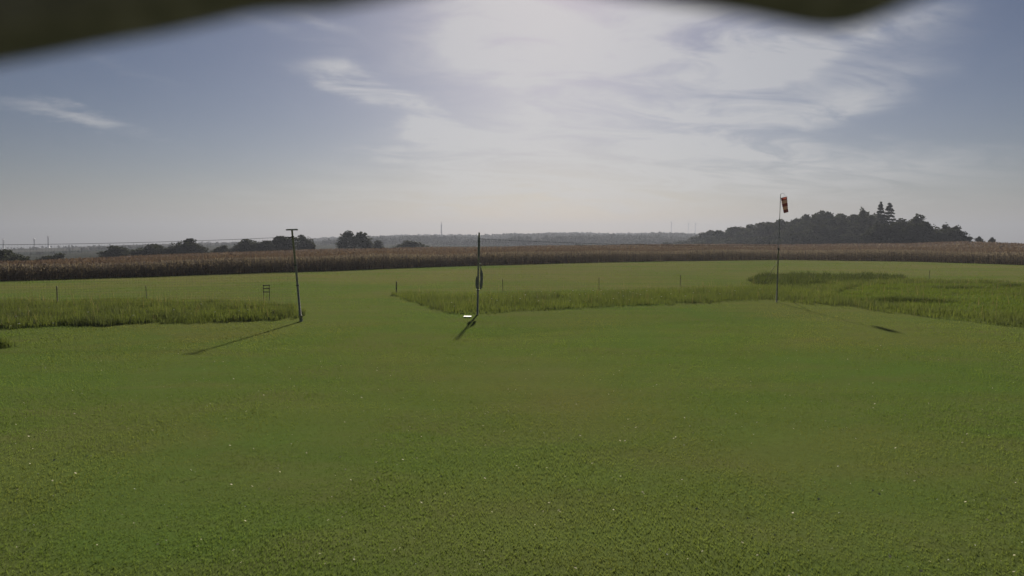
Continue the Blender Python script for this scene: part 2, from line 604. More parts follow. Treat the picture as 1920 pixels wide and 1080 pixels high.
def edge_taper(P, poly, w=.5):
    """distance to the outline, so that the strip thins a little at its border"""
    d = np.full(len(P), 1e9)
    a = np.array(poly)
    for i in range(len(a)):
        p0, p1 = a[i - 1], a[i]
        e = p1 - p0
        t = np.clip(((P - p0) @ e) / (e @ e), 0, 1)
        d = np.minimum(d, np.hypot(*(P - (p0 + t[:, None] * e)).T))
    return np.clip(d / w, 0, 1)


def clump(P, s=1.0):
    x, y = P[:, 0] * s, P[:, 1] * s
    return .5 + .25 * np.sin(x * 1.1 + 2 * np.sin(y * .7)) + .25 * np.sin(y * 1.9 + 1.5 * np.sin(x * .8 + 1))


BACKL = poly_from_px([(500, 565), (300, 560), (100, 562), (-140, 565)])
BACKR = poly_from_px([(1385, 534), (1200, 541), (1000, 546), (850, 548)])


def line_dist(P, line):
    d = np.full(len(P), 1e9)
    a = np.array(line)
    for p0, p1 in zip(a[:-1], a[1:]):
        e = p1 - p0
        t = np.clip(((P - p0) @ e) / (e @ e), 0, 1)
        d = np.minimum(d, np.hypot(*(P - (p0 + t[:, None] * e)).T))
    return d


def grass_strip(name, poly, n, h0, h1, mat, label, wid=(.012, .026), cut=None, tintm=.45, cs=1.0, back=None):
    P = fill_poly(poly, n)
    if cut is not None: P = P[~in_poly(P, cut)]
    c = clump(P, cs)
    c = np.clip(.55 * c + .45 * clump(P + 7.3, cs * 3.1) + rng.normal(0, .06, len(P)), 0, 1.1)
    keep = rng.uniform(0, 1, len(P)) < (.35 + .65 * c)
    bf = np.ones(len(P))
    if back is not None:
        bf = smooth(0, 6.0, line_dist(P, back) + 2.0 * (clump(P, .9) - .5))
        keep &= rng.uniform(0, 1, len(P)) < .12 + .88 * bf
    P, c, bf = P[keep], c[keep], bf[keep]
    tp = edge_taper(P, poly, .5)
    H = (h0 * .8 + (h1 - h0 * .8) * c) * rng.uniform(.5, 1.15, len(P)) * (.72 + .28 * tp) * (.35 + .65 * bf)
    tall = rng.uniform(0, 1, len(P)) < .035
    H = np.where(tall, H * rng.uniform(1.2, 1.6, len(P)), H)
    V, Fc, t = blades(P, H, rng.uniform(*wid, len(P)), .45, np.clip(rng.normal(tintm, .22, len(P)) + .25 * (c - .5), 0, 1))
    o = link(name, np_mesh(name, V, Fc, t), M[mat])
    return tag(o, label, 'grass', kind='stuff')


grass_strip('tall_grass', LEFT, 190000, .20, .55, 'tall_grass', 'strip of tall unmown grass behind the left net', back=BACKL)
grass_strip('tall_grass', RIGHT, 400000, .18, .50, 'tall_grass', 'long strip of tall unmown grass with white flowers behind the right net', cut=BRIGHT, back=BACKR)
grass_strip('tall_grass', BAND, 42000, .08, .78, 'weed', 'dark band of taller weeds behind the windsock pole', (.02, .045), tintm=.12)
grass_strip('meadow_grass', BRIGHT, 150000, .08, .26, 'fresh_grass', 'bright fresh green low grass at the right', (.012, .024), cs=.6)

# dry seed stalks standing out of the rough grass
for poly, n, lab in ((LEFT, 2600, 'dry pale seed stalks standing out of the left grass strip'), (RIGHT, 6000, 'dry pale seed stalks standing out of the right grass strip')):
    P = fill_poly(poly, n)
    P = P[rng.uniform(0, 1, len(P)) < clump(P, 1.7) ** 1.5]
    V, Fc, t = blades(P, rng.uniform(.35, .72, len(P)), rng.uniform(.010, .018, len(P)), .35, rng.uniform(0, 1, len(P)))
    tag(link('seed_stalks', np_mesh('seed_stalks', V, Fc, t), M['dry']), lab, 'grass', kind='stuff')

# dark taller tufts along the bright patch and at the left edge of the lawn
for (u, v, w, d, hh, lab) in [(1690, 566, 3.4, 1.0, .42, 'dark tussock of coarse grass at the near side of the bright patch'),
                              (1800, 541, 2.8, 1.0, .30, 'small dark tussock at the far side of the bright patch'),
                              (1895, 538, 2.0, 1.0, .36, 'small dark tussock at the right edge of the picture'),
                              (-12, 652, .55, .45, .42, 'green tuft of grass at the left edge of the lawn')]:
    c0 = gp(u, v)
    n = int(900 * w * d) + 400
    q = rng.normal(0, .42, (n, 2)) * [w, d]
    P = q + [c0.x, c0.y]
    rr = np.exp(-((q[:, 0] / w) ** 2 + (q[:, 1] / d) ** 2))
    V, Fc, t = blades(P, hh * (.35 + .65 * rr) * rng.uniform(.5, 1.1, n), rng.uniform(.014, .03, n), .5, np.clip(rng.normal(.2, .15, n), 0, 1))
    tag(link('grass_tussock', np_mesh('grass_tussock', V, Fc, t), M['tall_grass']), lab, 'grass', kind='stuff')


def disc_specks(P, z, r, tilt=.5):
    """tiny irregular four-sided petals/straws"""
    n = len(P)
    th = rng.uniform(0, 2 * np.pi, n)
    V = []
    for k in range(4):
        a = th + k * np.pi / 2
        rk = r * (1.0 if k % 2 == 0 else rng.uniform(.4, 1, n))
        V.append(np.stack([P[:, 0] + np.cos(a) * rk, P[:, 1] + np.sin(a) * rk, z + np.sin(a + th * 3) * rk * tilt], -1))
    V = np.stack(V, 1).reshape(-1, 3)
    return V, (np.arange(n)[:, None] * 4 + [0, 1, 2, 3])


P = scatter_view(1500, 5.8, 24, 1.4)
c = clump(P, .55)
P = P[rng.uniform(0, 1, len(P)) < c ** 2.2 * 1.1]
V, Fc = disc_specks(P, .045, rng.uniform(.005, .010, len(P)))
tag(link('clover_flowers', np_mesh('clover_flowers', V, Fc), M['petal']), 'tiny white clover heads dotted over the near lawn', 'flowers', kind='stuff')
P = scatter_view(1100, 5.8, 22, 1.4)
V, Fc = disc_specks(P, .04, rng.uniform(.008, .022, len(P)))
tag(link('dry_clippings', np_mesh('dry_clippings', V, Fc), M['straw']), 'dry straw-coloured clippings lying on the near lawn', 'clippings', kind='stuff')

# white umbels in the tall grass: one object each
bm = bmesh.new()
for k in range(7):
    a = k * 2.4
    rr = .012 + .004 * k
    bmesh.ops.create_icosphere(bm, subdivisions=1, radius=.017, matrix=Matrix.Translation((math.cos(a) * rr * .8, math.sin(a) * rr * .8, .008 - .002 * k)) @ Matrix.Diagonal((1, 1, .6, 1)))
head_me = bpy.data.meshes.new('flower_head'); bm.to_mesh(head_me); bm.free(); head_me.materials.append(M['petal'])
sv, sf = tube_geo([(0, 0, -.6), (.008, 0, -.3), (0, 0, 0)], [.004, .004, .003], 5)
stem_me = bpy.data.meshes.new('stem'); stem_me.from_pydata([tuple(v) for v in sv], [], sf); stem_me.materials.append(M['stem'])
FL = [(847, 567), (852, 574), (917, 550), (912, 557), (909, 563), (932, 563), (922, 560), (1007, 557), (1015, 547), (1010, 564), (1040, 549), (1069, 550), (1069, 557),
      (1069, 564), (1087, 552), (1098, 551), (1112, 545), (1127, 545), (1140, 543), (1168, 545), (1169, 555), (1187, 549), (1194, 550), (1181, 547), (1201, 552),
      (1213, 545), (1222, 560), (1240, 556), (1258, 551), (1300, 549), (1285, 555), (1180, 562), (1150, 560), (1120, 556), (1055, 555), (1425, 542), (1378, 545), (1350, 551),
      (985, 553), (975, 560), (960, 556), (950, 552), (890, 552), (1330, 546), (1445, 552), (1160, 549), (1132, 551), (1074, 545), (1095, 543), (1030, 553)]
FLL = [(55, 583), (92, 577), (100, 606), (30, 593), (275, 583), (250, 591), (326, 581), (377, 570), (165, 585), (465, 580), (512, 582), (448, 583), (35, 607), (20, 611), (403, 585)]
for (u, v), lab, grp in [(p, 'small white flower head standing in the grass strip right of the entrance', 'white flowers in the right strip') for p in FL] + \
                        [(p, 'small white flower head standing in the grass strip left of the entrance', 'white flowers in the left strip') for p in FLL]:
    hz = random.uniform(.42, .62)
    p = gp(u, v, hz)
    e = empty('wildflower', (p.x, p.y, 0), random.uniform(0, 6))
    tag(e, lab, 'flower', grp)
    s_ = random.uniform(.55, 1.05)
    h_ = link('flower_head', head_me, None, e, (0, 0, hz)); h_.scale = (s_, s_, s_)
    t_ = link('stem', stem_me, None, e, (0, 0, hz)); t_.scale = (1, 1, hz / .6)

# ------------------------------------------------------------------ maize
def quads_strip(path, width_dir, widths):
    """path (n,k,3), width_dir (n,3), widths (n,k) -> ribbon verts / faces"""
    n, k = path.shape[:2]
    w = width_dir[:, None, :] * widths[..., None] / 2
    V = np.stack([path - w, path + w], 2).reshape(-1, 3)
    b = (np.arange(n) * k * 2)[:, None]
    F = np.concatenate([b + [2 * j, 2 * j + 1, 2 * j + 3, 2 * j + 2] for j in range(k - 1)], 1).reshape(-1, 4)
    return V, F


def maize(azs, offs, hscale, nleaf, low=0.15, lw=.085, tass=True, size=1.0):
    n = len(azs)
    a = azs
    e = np.interp(a, E_AZ, E_D)
    D = e + offs
    x, y = D * np.sin(a), D * np.cos(a)
    z = terrain(x, y) - .03
    hv = hscale * np.interp(u_of(a), [-200, 0, 640, 900], [.74, .78, .95, 1.0]) * (1 + .05 * np.sin(x * .21) + .05 * np.sin(y * .33 + x * .1)) * rng.normal(1, .045, n)
    Vs, Fs, Ts = [], [], []
    base = 0
    root = np.stack([x, y, z], -1)
    tint0 = rng.uniform(0, 1, n)
    for k in range(nleaf):
        f = low + (1 - low) * .86 * (k + .5) / nleaf + rng.uniform(-.04, .04, n)
        th = rng.uniform(0, np.pi * 2, n)
        d = np.stack([np.cos(th), np.sin(th), np.zeros(n)], -1)
        sd_ = np.stack([-np.sin(th), np.cos(th), np.zeros(n)], -1)
        L = rng.uniform(.4, .7, n) * size
        p0 = root + np.array([0, 0, 1.0]) * (f * hv)[:, None]
        p1 = p0 + d * (L * .45)[:, None] + np.array([0, 0, 1.0]) * (L * .32)[:, None]
        p2 = p0 + d * L[:, None] + np.array([0, 0, 1.0]) * (L * rng.uniform(-.25, .15, n))[:, None]
        path = np.stack([p0, p1, p2], 1)
        wd = np.stack([np.full(n, lw * .7), np.full(n, lw), np.full(n, lw * .15)], -1) * size
        V, F = quads_strip(path, sd_, wd)
        Vs.append(V); Fs.append(F + base); base += len(V)
        Ts.append(np.repeat(np.clip(tint0 * .6 + rng.uniform(0, .4, n), 0, 1), 6))
    if low < .5:      # stalk
        th = rng.uniform(0, np.pi, n)
        sd_ = np.stack([np.cos(th), np.sin(th), np.zeros(n)], -1)
        up = np.array([0, 0, 1.0])
        path = np.stack([root, root + up * (hv * .5)[:, None], root + up * (hv * .95)[:, None]], 1)
        V, F = quads_strip(path, sd_, np.tile([.04, .035, .02], (n, 1)))
        Vs.append(V); Fs.append(F + base); base += len(V); Ts.append(np.repeat(tint0, 6))
    leaf = (np.concatenate(Vs), np.concatenate(Fs), np.concatenate(Ts))
    Vs, Fs, Ts = [], [], []
    base = 0
    for k in range(3):
        th = rng.uniform(0, np.pi * 2, n)
        d = np.stack([np.cos(th), np.sin(th), np.zeros(n)], -1)
        sd_ = np.stack([-np.sin(th), np.cos(th), np.zeros(n)], -1)
        p0 = root + np.array([0, 0, 1.0]) * (hv * .92)[:, None]
        L = rng.uniform(.22, .36, n) * size
        p1 = p0 + d * (L * .3)[:, None] + np.array([0, 0, 1.0]) * (L * .8)[:, None]
        p2 = p0 + d * (L * .7)[:, None] + np.array([0, 0, 1.0]) * L[:, None]
        V, F = quads_strip(np.stack([p0, p1, p2], 1), sd_, np.tile([.015, .04, .02], (n, 1)) * size)
        Vs.append(V); Fs.append(F + base); base += len(V); Ts.append(np.repeat(rng.uniform(0, 1, n), 6))
    return leaf, (np.concatenate(Vs), np.concatenate(Fs), np.concatenate(Ts))


A0, A1 = -.80, .80
def corn_rows():
    azs, offs = [], []
    for r_ in range(7):
        d = np.interp(np.linspace(A0, A1, 400), E_AZ, E_D).mean()
        n = int((A1 - A0) * d / .19)
        a = np.linspace(A0, A1, n) + rng.normal(0, .0006, n)
        azs.append(a); offs.append(np.full(n, .35 + r_ * .62) + rng.normal(0, .1, n))
    return np.concatenate(azs), np.concatenate(offs)


az_, of_ = corn_rows()
l1, t1 = maize(az_, of_, 1.95, 8)
n2 = 26000
az_ = rng.uniform(A0, A1, n2); of_ = 4.5 + 28 * rng.uniform(0, 1, n2) ** 1.1
l2, t2 = maize(az_, of_, 1.95, 4, .62, .12, size=1.15)
n3 = 26000
az_ = rng.uniform(A0, A1, n3); of_ = 30 + 95 * rng.uniform(0, 1, n3)
l3, t3 = maize(az_, of_, 1.95, 4, .6, .26, size=1.7)


field = empty('maize_field', (0, 95, 0))
tag(field, 'dark field of tall maize with red-brown tassels along the far edge of the airfield', 'maize', kind='stuff')
lo = link('leaves', np_mesh('leaves', *merge([l1, l2, l3])), M['corn_leaf'], field, (0, -95, 0)); lo['kind'] = 'stuff'
to = link('tassels', np_mesh('tassels', *merge([t1, t2, t3])), M['tassel'], field, (0, -95, 0)); to['kind'] = 'stuff'

# ------------------------------------------------------------------ trees
def leaf_cards(C, size, tint):
    """one four-sided leaf clump per centre, randomly turned"""
    n = len(C)
    a = rng.normal(size=(n, 3)); a /= np.linalg.norm(a, axis=1)[:, None]
    b = rng.normal(size=(n, 3)); b -= a * (a * b).sum(1)[:, None]; b /= np.linalg.norm(b, axis=1)[:, None]
    s = size[:, None]
    V = np.stack([C - a * s, C - b * s * .6 + a * s * .2, C + a * s, C + b * s * .7 - a * s * .1], 1).reshape(-1, 3)
    return V, np.arange(n)[:, None] * 4 + [0, 1, 2, 3], np.repeat(tint, 4)


def broad_crown(name, lobes, n=2600, size=(.28, .5)):
    """lobes: (x, y, z, rx, ry, rz) in a tree of unit height 10 m"""
    L = np.array(lobes, float)
    w = (L[:, 3] * L[:, 4] * L[:, 5]) ** .67
    pick = rng.choice(len(L), n, p=w / w.sum())
    d = rng.normal(size=(n, 3)); d /= np.linalg.norm(d, axis=1)[:, None]
    r = rng.uniform(0, 1, n) ** .38 * rng.normal(1, .06, n)
    C = L[pick, :3] + d * r[:, None] * L[pick, 3:]
    lump = 1 + .12 * np.sin(C[:, 0] * 3.1 + C[:, 2] * 2) * np.sin(C[:, 1] * 2.7 + C[:, 2] * 3.3)
    C[:, :2] *= lump[:, None]
    C[:, 2] = np.maximum(C[:, 2], .15)
    C[:, 2] *= 9.8 / np.percentile(C[:, 2], 99)
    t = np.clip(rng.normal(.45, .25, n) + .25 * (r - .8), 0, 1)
    return np_mesh(name, *leaf_cards(C, rng.uniform(*size, n), t))


def spruce_crown(name, h=10.0, r0=1.7, n=1500):
    k = rng.uniform(0, 1, n) ** .75
    lev = np.floor(k * 15) / 15 + rng.normal(0, .012, n)
    z = h * (1 - lev)
    rad_ = r0 * (lev ** .8 + .03) * rng.uniform(.15, 1, n) ** .6
    th = np.round(rng.uniform(0, 2 * np.pi, n) * 9 / (2 * np.pi)) * 2 * np.pi / 9 + lev * 37 + rng.normal(0, .16, n)
    C = np.stack([np.cos(th) * rad_, np.sin(th) * rad_, np.maximum(z - .28 * rad_, .15)], -1)
    t = np.clip(rng.normal(.4, .25, n), 0, 1)
    return np_mesh(name, *leaf_cards(C, rng.uniform(.14, .30, n), t))


def trunk_mesh(h=10.0, r=.22, limbs=5, spread=2.6, top=.75):
    V, F = [], []
    def addt(path, rr, seg=7):
        b = len(V)
        v, f = tube_geo(path, rr, seg)
        V.extend(v); F.extend([tuple(i + b for i in q) for q in f])
    addt([(0, 0, -.4), (.03, .02, h * .1), (-.05, .04, h * .35), (.04, -.03, h * top)], [r * 1.35, r, r * .75, r * .15])
    for k in range(limbs):
        a = k * 2.4 + random.random()
        z0 = h * random.uniform(.22, .5)
        addt([(0, 0, z0), (math.cos(a) * spread * .45, math.sin(a) * spread * .45, z0 + h * .12), (math.cos(a) * spread, math.sin(a) * spread, z0 + h * random.uniform(.18, .3))],
             [r * .5, r * .32, r * .08], 5)
    me = bpy.data.meshes.new('trunk')
    me.from_pydata([tuple(v) for v in V], [], F)
    me.materials.append(M['bark'])
    return me


def rnd_lobes(n, rx, zc, rz, s=(1.0, 1.7)):
    return [(random.uniform(-rx, rx), random.uniform(-rx, rx), zc + random.uniform(-rz, rz), *(random.uniform(*s) for _ in range(2)), random.uniform(s[0] * .8, s[1] * .9)) for _ in range(n)]


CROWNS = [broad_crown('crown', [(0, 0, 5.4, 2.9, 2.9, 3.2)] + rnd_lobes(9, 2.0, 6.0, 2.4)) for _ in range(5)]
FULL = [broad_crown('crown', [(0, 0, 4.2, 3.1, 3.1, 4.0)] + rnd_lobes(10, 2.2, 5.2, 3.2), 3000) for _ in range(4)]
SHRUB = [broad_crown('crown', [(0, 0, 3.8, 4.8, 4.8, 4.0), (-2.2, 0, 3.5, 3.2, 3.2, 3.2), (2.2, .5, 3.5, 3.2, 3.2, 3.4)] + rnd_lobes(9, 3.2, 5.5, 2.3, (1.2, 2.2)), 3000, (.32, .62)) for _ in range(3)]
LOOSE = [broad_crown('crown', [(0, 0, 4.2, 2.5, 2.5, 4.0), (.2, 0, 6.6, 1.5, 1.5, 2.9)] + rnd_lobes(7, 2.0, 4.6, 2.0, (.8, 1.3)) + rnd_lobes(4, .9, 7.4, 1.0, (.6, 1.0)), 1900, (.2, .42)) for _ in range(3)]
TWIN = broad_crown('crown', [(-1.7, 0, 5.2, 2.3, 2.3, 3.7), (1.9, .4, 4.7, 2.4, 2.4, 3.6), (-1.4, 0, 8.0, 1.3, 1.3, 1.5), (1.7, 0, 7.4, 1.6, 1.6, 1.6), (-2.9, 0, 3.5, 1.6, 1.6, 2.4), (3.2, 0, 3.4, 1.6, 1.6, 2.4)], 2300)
SPRUCE = [spruce_crown('crown', 10, 1.55), spruce_crown('crown', 10, 1.8, 1600)]
TRUNKS = [trunk_mesh() for _ in range(3)]
STRUNK = trunk_mesh(10, .15, 0, 0, .97)


def tree(name, crown, trunk, u, vtop, D, wpx, label, cat='tree', group=None, mat='leaf', unit_w=6.6, zbase=None):
    """stand a tree D metres away; its top and width come from the picture"""
    top = at_depth(u, vtop, D)
    x, y = top.x, top.y
    gz = float(terrain(x, y)) - .05
    h = max(top.z - gz, 1.5)
    w = wpx * D / FPX
    e = empty(name, (x, y, gz), random.uniform(0, 6.28))
    tag(e, label, cat, group)
    s = (w / unit_w, w / unit_w, h / 10.0)
    if mat == 'leaf' and crown is TWIN: e.rotation_euler = (0, 0, 0)
    c_ = link('crown', crown, M[mat], e); c_.scale = s
    t_ = link('trunk', trunk, None, e); t_.scale = (max(.5, s[2]), max(.5, s[2]), s[2])
    return e


# hedge of trees and bushes left of the middle
LT = [(12, 470, 150, 62, SHRUB, 'dark rounded bush behind the maize at the far left edge', 'bush'),
      (96, 477, 190, 46, SHRUB, 'low flat bush just above the maize, right of the leftmost bush', 'bush'),
      (224, 463, 215, 58, SHRUB, 'dark rounded bush at the left end of the long hedge', 'bush'),
      (282, 459, 220, 56, SHRUB, 'rounded bush between the leftmost hedge bush and the tall domed tree', 'bush'),
      (347, 449, 220, 50, FULL, 'tall domed tree in the middle of the left hedge', 'tree'),
      (322, 463, 222, 36, FULL, 'lower tree leaning against the left side of the domed tree', 'tree'),
      (374, 460, 224, 34, FULL, 'lower tree at the right side of the domed tree', 'tree'),
      (415, 461, 235, 30, SHRUB, 'small dark bush just right of the domed tree group', 'bush'),
      (444, 460, 240, 28, SHRUB, 'small bush touching the dark tree row left of the pole', 'bush'),
      (468, 450, 230, 38, FULL, 'dark tree at the left of the row beside the T-topped pole', 'tree'),
      (500, 452, 232, 40, FULL, 'middle tree of the dark row beside the T-topped pole', 'tree'),
      (536, 444, 230, 44, FULL, 'tallest tree of the row just left of the T-topped pole', 'tree'),
      (573, 442, 228, 30, FULL, 'narrow rounded tree just right of the T-topped pole', 'tree'),
      (709, 451, 260, 20, LOOSE, 'small thin tree right of the big twin-crowned tree', 'tree'),
      (773, 453, 270, 58, SHRUB, 'low wide dome-shaped bush below the far mast', 'bush'),
      (1090, 458, 420, 30, SHRUB, 'distant low bush on the valley floor right of the middle pole', 'bush'),
      (1196, 457, 420, 22, SHRUB, 'distant low bush left of the wood beside a pale field', 'bush'),
      (1252, 454, 430, 24, SHRUB, 'small bush just left of the tip of the dark wood', 'bush')]
for i, (u, vt, D, w, kinds, lab, cat) in enumerate(LT):
    uw = 10.5 if kinds is SHRUB else (6.6 if kinds is FULL else 5.2)
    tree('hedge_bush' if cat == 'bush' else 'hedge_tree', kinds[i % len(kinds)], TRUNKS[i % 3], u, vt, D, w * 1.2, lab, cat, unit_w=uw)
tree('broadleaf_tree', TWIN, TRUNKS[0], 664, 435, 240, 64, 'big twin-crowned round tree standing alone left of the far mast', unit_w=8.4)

# the wood on the right: its skyline, front edge receding to the left
SK = [(1290, 449), (1312, 441), (1338, 433), (1362, 433), (1388, 426), (1414, 422), (1440, 417), (1466, 414), (1490, 411), (1512, 405), (1534, 399), (1558, 400), (1582, 403), (1606, 403), (1632, 401), (1690, 419), (1776, 428)]
lab_wood = 'broadleaf tree massed with others in the dark wood on the right'
for i, (u, vt) in enumerate(SK):
    D = float(np.interp(u, [1283, 1400, 1520, 1800], [470, 390, 340, 285]))
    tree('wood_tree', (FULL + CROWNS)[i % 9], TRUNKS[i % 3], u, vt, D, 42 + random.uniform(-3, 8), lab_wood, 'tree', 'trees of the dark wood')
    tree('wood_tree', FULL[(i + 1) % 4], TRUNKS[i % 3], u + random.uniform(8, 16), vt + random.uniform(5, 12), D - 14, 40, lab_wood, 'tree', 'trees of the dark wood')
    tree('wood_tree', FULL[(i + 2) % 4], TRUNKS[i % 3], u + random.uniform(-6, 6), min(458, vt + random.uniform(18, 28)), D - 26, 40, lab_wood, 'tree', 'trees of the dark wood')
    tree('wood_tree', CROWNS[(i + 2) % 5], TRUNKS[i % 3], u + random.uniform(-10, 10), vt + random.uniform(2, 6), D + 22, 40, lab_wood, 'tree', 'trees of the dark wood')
for i, u in enumerate(np.linspace(1288, 1800, 30)):
    D = float(np.interp(u, [1283, 1400, 1520, 1800], [470, 390, 340, 285])) - 34
    vt = float(np.interp(u, [1283, 1340, 1500, 1800], [455, 450, 441, 446])) + random.uniform(-3, 3)
    tree('undergrowth_bush', SHRUB[i % 3], TRUNKS[i % 3], float(u) + random.uniform(-4, 4), vt, D, 46, 'dark bush in the undergrowth along the foot of the wood', 'bush', 'undergrowth of the dark wood', unit_w=10.5)
for (u, vt, D, w, cr, lab) in [(1617, 392, 296, 20, LOOSE[0], 'thin sparse treetop rising above the wood left of the two spruces'),
                               (1722, 403, 276, 44, LOOSE[1], 'tall loose-crowned tree right of the two spruces'),
                               (1706, 413, 280, 36, FULL[1], 'rounded tree between the spruces and the tall loose tree'),
                               (1745, 418, 272, 34, FULL[0], 'lower tree at the right shoulder of the tall loose tree'),
                               (1773, 421, 268, 26, LOOSE[2], 'small jagged tree near the right end of the wood'),
                               (1795, 424, 262, 24, LOOSE[0], 'outermost small tree at the right end of the wood')]:
    tree('wood_tree', cr, TRUNKS[1], u, vt, D, w, lab, unit_w=5.6)
for i, (u, vt) in enumerate([(1655, 422), (1672, 420), (1700, 424), (1728, 418), (1748, 426), (1768, 431), (1786, 431), (1801, 439), (1640, 420), (1765, 440), (1715, 428), (1795, 447)]):
    tree('wood_tree', FULL[i % 4], TRUNKS[i % 3], u, vt, 258, 38, lab_wood, 'tree', 'trees of the dark wood')
tree('spruce_tree', SPRUCE[0], STRUNK, 1652, 379, 288, 40, 'left one of the two tall spruces rising above the wood', mat='needle', unit_w=3.2)
tree('spruce_tree', SPRUCE[1], STRUNK, 1668, 381, 284, 52, 'right one of the two tall spruces, wider with drooping branches', mat='needle', unit_w=3.6)
tree('field_tree', FULL[2], TRUNKS[0], 1838, 444, 240, 13, 'left one of two small trees on the bare ridge at the right')
tree('field_tree', SHRUB[1], TRUNKS[2], 1860, 446, 240, 13, 'right one of two small trees on the bare ridge at the right', unit_w=10)

# ------------------------------------------------------------------ woods on the far hills
def hill_wood():
    C = []
    u = rng.uniform(560, 1420, 5200)
    # skyline belt
    n = 3600
    uu = rng.uniform(600, 1430, n)
    a = np.arctan((uu - 960) / FPX)
    D = RIDGE(uu) + rng.uniform(-260, 60, n)
    C.append(np.column_stack([a, D]))
    # separate copses lower on the slope
    for k in range(70):
        u0 = rng.uniform(560, 1420); d0 = rng.uniform(800, 1650)
        m = int(rng.uniform(40, 110))
        a = np.arctan((u0 - 960) / FPX) + rng.normal(0, .028, m)
        C.append(np.column_stack([a, d0 + rng.normal(0, 16, m)]))
    # loose bushes along the open ridge on the left
    n = 60
    uu = rng.uniform(-200, 600, n)
    C.append(np.column_stack([np.arctan((uu - 960) / FPX), RIDGE(uu) + rng.uniform(-30, 15, n)]))
    for k in range(12):
        u0 = rng.uniform(0, 560); d0 = rng.uniform(700, 1500)
        m = int(rng.uniform(20, 60))
        C.append(np.column_stack([np.arctan((u0 - 960) / FPX) + rng.normal(0, .025, m), d0 + rng.normal(0, 10, m)]))
    C = np.concatenate(C)
    x, y = C[:, 1] * np.sin(C[:, 0]), C[:, 1] * np.cos(C[:, 0])
    z = terrain(x, y)
    left = smooth(520, 680, u_of(C[:, 0]))
    patch = .72 + .28 * np.sin(x / 45 + 2 * np.sin(y / 90))
    Hh = rng.uniform(6, 11, len(C)) * patch * (.45 + .55 * left)
    per = 26
    d = rng.normal(size=(len(C), per, 3)); d /= np.linalg.norm(d, axis=2)[..., None]
    r = rng.uniform(.5, 1, (len(C), per, 1))
    P_ = np.stack([x, y, z + Hh * .5], -1)[:, None, :] + d * r * np.stack([Hh * .5, Hh * .5, Hh * .5], -1)[:, None, :]
    t = np.clip(rng.normal(.5, .25, len(C)), 0, 1)
    return np_mesh('far_woodland', *leaf_cards(P_.reshape(-1, 3), np.repeat(Hh * .26, per), np.repeat(t, per)))


tag(link('far_woodland', hill_wood(), M['hill_leaf']), 'hazy far-off woodland covering the hills along the horizon', 'woodland', kind='stuff')

# ------------------------------------------------------------------ far mast and wind turbines
p = at_depth(827.5, 415, 2050)
gz = float(terrain(p.x, p.y))
mast = empty('transmitter_mast', (p.x, p.y, gz - 1))
tag(mast, 'tall slender mast on the far wooded hill left of the middle pole', 'mast')
hm = p.z - gz
tube('shaft', [(0, 0, 0), (0, 0, hm * .55), (0, 0, hm * .8)], [2.6, 2.0, 1.6], M['mast'], mast, 12)
tube('platform', [(0, 0, hm * .80), (0, 0, hm * .83)], [2.6, 2.6], M['mast'], mast, 12)
tube('antenna', [(0, 0, hm * .83), (0, 0, hm)], [1.2, .7], M['mast'], mast, 8)


def turbine(u, vhub, D, rot, yaw, label, rb_px=10.0, group=None):
    p = at_depth(u, vhub, D)
    gz = float(terrain(p.x, p.y))
    e = empty('wind_turbine', (p.x, p.y, gz - 1), yaw)
    tag(e, label, 'wind turbine', group)
    h = p.z - gz + 1
    tube('tower', [(0, 0, 0), (0, 0, h)], [2.6, 1.5], M['turbine'], e, 12)
    box('nacelle', (4.2, 11, 4.4), M['turbine'], e, (0, 2, h + 1.5), bevel=.8)
    tube('hub', [(0, -3.4, h + 1.5), (0, -5.5, h + 1.5), (0, -6.6, h + 1.5)], [2.0, 1.8, .4], M['turbine'], e, 12)
    L = rb_px * D / FPX
    for k in range(3):
        a = rot + k * 2 * math.pi / 3
        d = Vector((math.cos(a), 0, math.sin(a))); q = Vector((-math.sin(a), 0, math.cos(a)))
        c = Vector((0, -5.2, h + 1.5))
        V = []
        for f, w in ((.03, .035), (.2, .06), (.6, .035), (1.0, .008)):
            m_ = c + d * L * f
            for s1, s2 in ((-.35, -.2), (.65, -.2), (.65, .2), (-.35, .2)):
                V.append(tuple(m_ + q * (s1 * w * L) + Vector((0, s2 * w * L * .4, 0))))
        Fc = [(3, 2, 1, 0), (12, 13, 14, 15)]
        for r_ in range(3):
            for j in range(4):
                Fc.append((r_ * 4 + j, r_ * 4 + (j + 1) % 4, r_ * 4 + 4 + (j + 1) % 4, r_ * 4 + 4 + j))
        me = bpy.data.meshes.new('blade'); me.from_pydata(V, [], Fc)
        link('blade', me, M['turbine'], e)


turbine(1259, 417, 3600, .5, .2, 'leftmost of three faint wind turbines beside the dark wood')
turbine(1291, 419, 3900, 1.4, .3, 'middle one of three faint wind turbines beside the dark wood')
turbine(1304, 420.5, 3800, .1, .25, 'rightmost of three faint wind turbines beside the dark wood')
turbine(6, 450, 1900, .9, .5, 'leftmost of three wind turbines at the far left edge', 5)
turbine(64, 449, 1900, .2, .5, 'middle one of three wind turbines on the far left horizon', 5)
turbine(90, 444.5, 1850, .35, .6, 'rightmost and tallest of three wind turbines on the far left horizon', 6)

# ------------------------------------------------------------------ poles, nets, windsock
def local(path, base): return [tuple(Vector(p) - base) for p in path]


